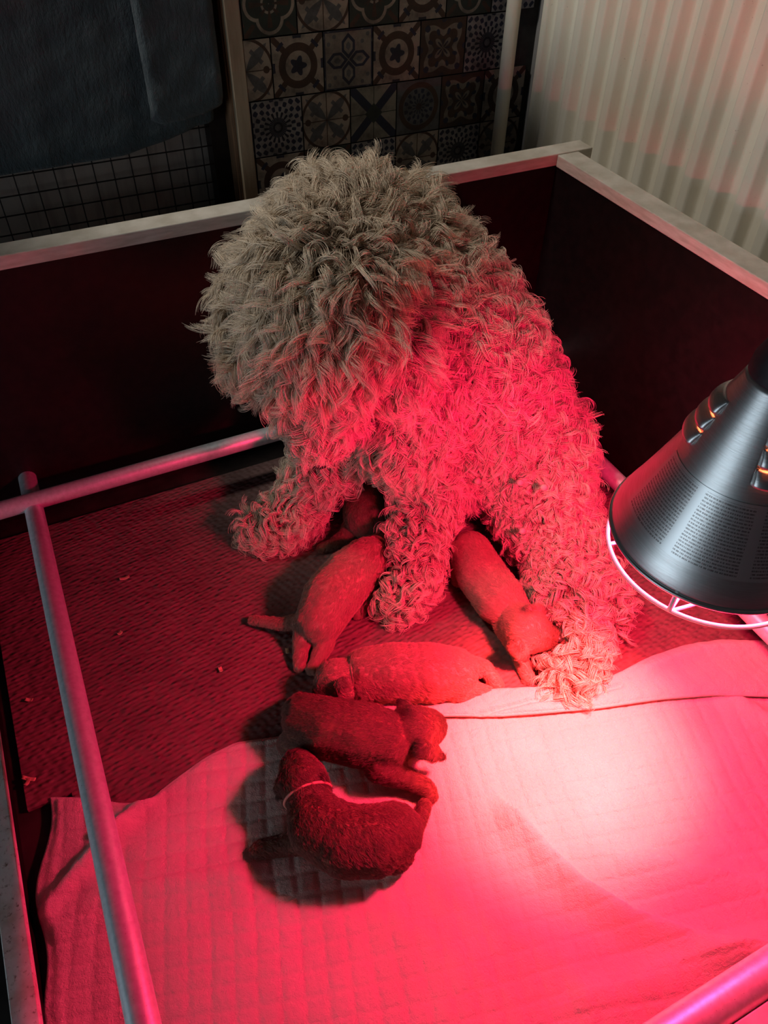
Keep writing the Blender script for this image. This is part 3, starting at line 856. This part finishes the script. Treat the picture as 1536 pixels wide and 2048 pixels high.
# nose, eyes, nipples
def ell(c, r, sc=(1, 1, 1), seg=16):
    bm = bmesh.new(); bmesh.ops.create_uvsphere(bm, u_segments=seg, v_segments=seg // 2, radius=r)
    V = [np.array(c) + np.array(v.co) * np.array(sc) for v in bm.verts]; bm.verts.index_update(); Fq = [[v.index for v in f.verts] for f in bm.faces]; bm.free()
    return MB().add(V, Fq)
ell(at(640, 918, .245), .017, (1.2, .9, .9)).build('nose', M['nose'], dog, smooth=True)
for px in (600, 690): ell(at(px, 740, .405), .010).build('eye', M['nose'], dog, smooth=True)
for px, py, z in ((1040, 965, .185), (1088, 975, .19), (1045, 1062, .125), (1103, 1096, .10), (955, 962, .16)):
    ell(at(px, py, z), .006, (1, 1, .9), 12).build('nipple', M['skin'], dog, smooth=True)

PUPS = []
# ---- puppies
GL = 'newborn puppies around the mother'
def pup(label, chains, kind, head_px, tail_px, collar=None, zoff=0.0, hair=17000, ears=(), nose=None, mask_r=.022):
    ch = [[(*at(px, py, z + zoff), r) for px, py, z, r in c] for c in chains]
    epts = []
    for e in ears:                       # small folded flaps: a fan of three short ridges
        (ax_, ay_, az_, ar_), (bx_, by_, bz_, br_) = e
        p0, p1 = at(ax_, ay_, az_ + zoff), at(bx_, by_, bz_ + zoff)
        sd = nz(np.cross(p1 - p0, cd - p0)); epts += [p0, p1]
        for k_ in (-1, 0, 1):
            tip = p1 - (p1 - p0) * (.3 if k_ else 0) + sd * .006 * k_
            ch.append([(*(p0 + sd * .004 * k_), .0075), (*tip, .0048)])
    PUPS.extend(x for c in ch for x in c)
    base = np.mean([c[:3] for c in ch[0]], 0); base[2] = .006 + zoff
    o = thing('puppy', label, 'puppy', tuple(base), GL)
    bo_, V, Fc = blob('body', ch, .0022, 4, M['puphide_' + kind], o)
    def mk(Q):
        m_ = np.zeros(len(Q))
        if nose is not None: m_ = np.clip(1.5 - np.linalg.norm(Q - np.array(at(nose[0], nose[1], nose[2] + zoff)), axis=1) / mask_r, 0, 1) * .8
        for e_ in epts: m_ = np.maximum(m_, np.clip(1.6 - np.linalg.norm(Q - e_, axis=1) / .010, 0, 1) * .7)  # ear shading painted into the coat colour
        return m_
    bo_.data.attributes.new('mask', 'FLOAT', 'POINT').data.foreach_set('value', mk(V).astype(np.float32))
    if nose is not None:
        ell(at(nose[0], nose[1], nose[2] + zoff), .0062, (1.1, 1.1, .9), 12).build('nose', M['nose'], o, smooth=True)
    hp_, tp_ = at(*head_px, .04), at(*tail_px, .04); ax = nz(tp_ - hp_)
    P, N = sample(V, Fc, hair)
    ok = (nz(cd - P) * N).sum(1) > -.3; P, N = P[ok], N[ok]
    fl_ = ax + np.array([0, 0, -.45]) + rng.normal(0, .22, P.shape); T = nz(fl_ - N * (fl_ * N).sum(1)[:, None])
    n = len(P)
    h = locks(P, N, T, rng.uniform(.0035, .0065, n), np.full(n, .0003), rng.uniform(.5, 1, n), rng.uniform(50, 68, n), rng.uniform(82, 94, n), 4, .0024, 5, .05, .4, .0004)
    rd_ = np.tile(np.interp(np.linspace(0, 1, 5), [0, 1], [.00016, .00005]), (len(h), 1))
    make_curves('fur', h, rd_, M['pupfur_' + kind], o, mk(h[:, 0]))
    if collar:
        c, r, ax3 = collar; c = np.array(at(*c[:2], c[2] + zoff)); a3 = nz(np.array(at(*ax3[:2], ax3[2] + zoff)) - c)
        u = nz(np.cross(a3, [0, 0, 1.0])); v = np.cross(a3, u)
        pts = np.array([c + r * (math.cos(t) * u + math.sin(t) * v) for t in np.linspace(0, 2 * np.pi, 40, endpoint=False)])
        pts[:, 2] = np.maximum(pts[:, 2], .012)
        g = MB(); g.tube(pts, .0020, 8, closed=True); g.build('collar', M['collar'], o, smooth=True)
    return o

pup('apricot puppy nursing beside the mother\'s front paw, its tail stretched left', [
    [(735, 1122, .05, .040), (700, 1152, .055, .044), (662, 1196, .055, .045), (640, 1240, .046, .038)],
    [(735, 1122, .05, .036), (765, 1098, .04, .029), (785, 1095, .035, .022)],
    [(645, 1250, .04, .026), (648, 1290, .024, .015), (632, 1325, .015, .010), (624, 1338, .013, .009)],
    [(615, 1250, .04, .022), (602, 1295, .02, .013), (600, 1332, .013, .009)],
    [(622, 1240, .045, .016), (565, 1248, .028, .010), (505, 1240, .015, .007)],
    [(735, 1160, .04, .02), (738, 1195, .022, .013), (716, 1226, .014, .010)]], 'a', (735, 1120), (630, 1250), ((757, 1108, .045), .031, (785, 1095, .035)))
pup('puppy with a dark face resting its muzzle against the mother\'s outstretched hind leg', [
    [(940, 1105, .05, .036), (963, 1150, .052, .040), (1000, 1200, .052, .040), (1026, 1228, .052, .030)],
    [(1022, 1228, .05, .027), (1056, 1262, .066, .0335), (1080, 1270, .062, .024), (1098, 1274, .056, .0165)],
    [(1012, 1250, .04, .020), (1036, 1305, .02, .012), (1052, 1345, .013, .010), (1056, 1356, .012, .010)],
    [(925, 1130, .04, .02), (918, 1160, .02, .012)]], 'a', (1100, 1268), (945, 1110),
    ears=([(1030, 1290, .080, .015), (1052, 1318, .052, .01)], [(1058, 1226, .090, .014), (1092, 1222, .076, .01)]), nose=(1118, 1277, .060), mask_r=.040)
pup('apricot puppy stretched out along the upper hem of the blanket, facing left', [
    [(735, 1350, .05, .040), (790, 1345, .055, .043), (860, 1345, .055, .043), (905, 1346, .050, .038)],
    [(735, 1350, .048, .028), (672, 1362, .048, .0315), (655, 1385, .042, .022), (648, 1396, .036, .0165)],
    [(738, 1385, .034, .02), (748, 1408, .026, .014), (745, 1418, .022, .011)],
    [(925, 1335, .04, .022), (968, 1336, .022, .012), (994, 1370, .014, .010)],
    [(910, 1372, .034, .025), (945, 1380, .022, .013), (975, 1384, .018, .009)],
    [(915, 1325, .055, .014), (900, 1308, .055, .009), (880, 1301, .055, .006)]], 'a', (660, 1365), (920, 1345), ((707, 1356, .048), .0305, (660, 1364, .045)),
    ears=([(686, 1366, .080, .017), (694, 1404, .056, .012)],), nose=(632, 1404, .040))
pup('dark brown puppy sprawled face down on the blanket, both ears spread out', [
    [(618, 1442, .045, .037), (662, 1458, .055, .042), (725, 1470, .056, .044), (775, 1480, .056, .039)],
    [(775, 1475, .055, .030), (834, 1462, .062, .0325), (856, 1455, .054, .025), (868, 1452, .046, .018)],
    [(762, 1530, .04, .024), (812, 1556, .028, .014), (852, 1576, .022, .012), (860, 1590, .018, .011)],
    [(605, 1470, .035, .024), (572, 1488, .02, .013)],
    [(595, 1425, .035, .022), (604, 1400, .02, .012)]], 'b', (860, 1455), (620, 1440), None, .006,
    ears=([(820, 1430, .085, .017), (800, 1404, .076, .01)], [(840, 1496, .078, .017), (886, 1514, .050, .011)]), nose=(886, 1452, .050))
pup('dark brown puppy curled in a crescent, one paw stretched out to the left', [
    [(624, 1618, .048, .031), (642, 1655, .05, .040), (692, 1682, .05, .043), (748, 1682, .05, .042), (788, 1664, .046, .036)],
    [(624, 1618, .048, .027), (606, 1562, .056, .0315), (596, 1536, .048, .024), (592, 1526, .042, .018)],
    [(622, 1672, .035, .022), (570, 1690, .02, .013), (526, 1697, .015, .0115), (515, 1700, .013, .010)],
    [(808, 1668, .045, .018), (834, 1645, .034, .011), (848, 1612, .026, .009)],
    [(785, 1700, .032, .028), (760, 1718, .02, .014)]], 'b', (600, 1540), (800, 1665), ((616, 1592, .05), .0305, (604, 1555, .05)), .006,
    ears=([(572, 1560, .066, .016), (558, 1592, .04, .011)], [(638, 1558, .070, .016), (652, 1590, .042, .011)]), nose=(586, 1510, .044))
pup('shadowed puppy half hidden under the mother\'s chest', [
    [(745, 940, .06, .042), (735, 985, .055, .045), (735, 1030, .05, .042)],
    [(745, 940, .06, .034), (765, 905, .05, .03)],
    [(715, 1040, .036, .022), (695, 1068, .022, .014), (668, 1088, .014, .010), (645, 1097, .012, .009)]], 'b', (745, 940), (735, 1030))

# the mother's coat, parted where the puppies lie against it
keep = np.ones(len(ch), bool)
for x, y, z, r in PUPS:
    c_ = np.array([x, y, z]); near = np.where(keep & (np.abs(ch[:, 0] - c_).max(1) < .16))[0]
    if len(near): keep[near] = (np.linalg.norm(ch[near] - c_, axis=2).min(1) > r + .007)
ch = ch[keep]
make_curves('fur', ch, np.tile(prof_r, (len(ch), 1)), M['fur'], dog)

# ------------------------------------------------------------------ wood shavings on the mat
spots = [(46, 1556, 26, 10, 'long pale wood shaving lying at the mat edge near the sill'), (52, 1572, 16, -62, 'short bent wood shaving beside the longer one near the sill'), (240, 1160, 20, -16, 'lone wood shaving on the open mat between the rails'),
         (440, 1336, 9, 70, 'tiny wood shaving on the mat left of the puppies'), (237, 1270, 9, -40, 'small wood shaving on the mat right of the left rail'), (52, 1400, 14, 5, 'flat wood flake on the mat outside the left rail'), (574, 1298, 10, 80, 'wood flake on the mat below the stretched puppy tail')]
for px, py, l, a, lab in spots:
    c = at(px, py, .0085); e = at(px + l * math.cos(math.radians(a)), py + l * math.sin(math.radians(a)), .0085)
    d = e - c; sd = nz(np.cross(d, [0, 0, 1])) * .0024
    G = np.zeros((7, 3, 3))
    for i, t in enumerate(np.linspace(-.5, .5, 7)):
        for j, s_ in enumerate((-1, 0, 1)): G[i, j] = c + d * (t + .5) + sd * s_ + np.array([0, 0, .004 * t * t * 2 + .0012 * abs(s_)])
    g = MB(); g.grid(G); o = g.build('wood_shaving', M['shaving'], None, smooth=True)
    so = o.modifiers.new('thickness', 'SOLIDIFY'); so.thickness = .0006
    tag(o, lab, 'wood shaving', 'wood shavings on the mat')
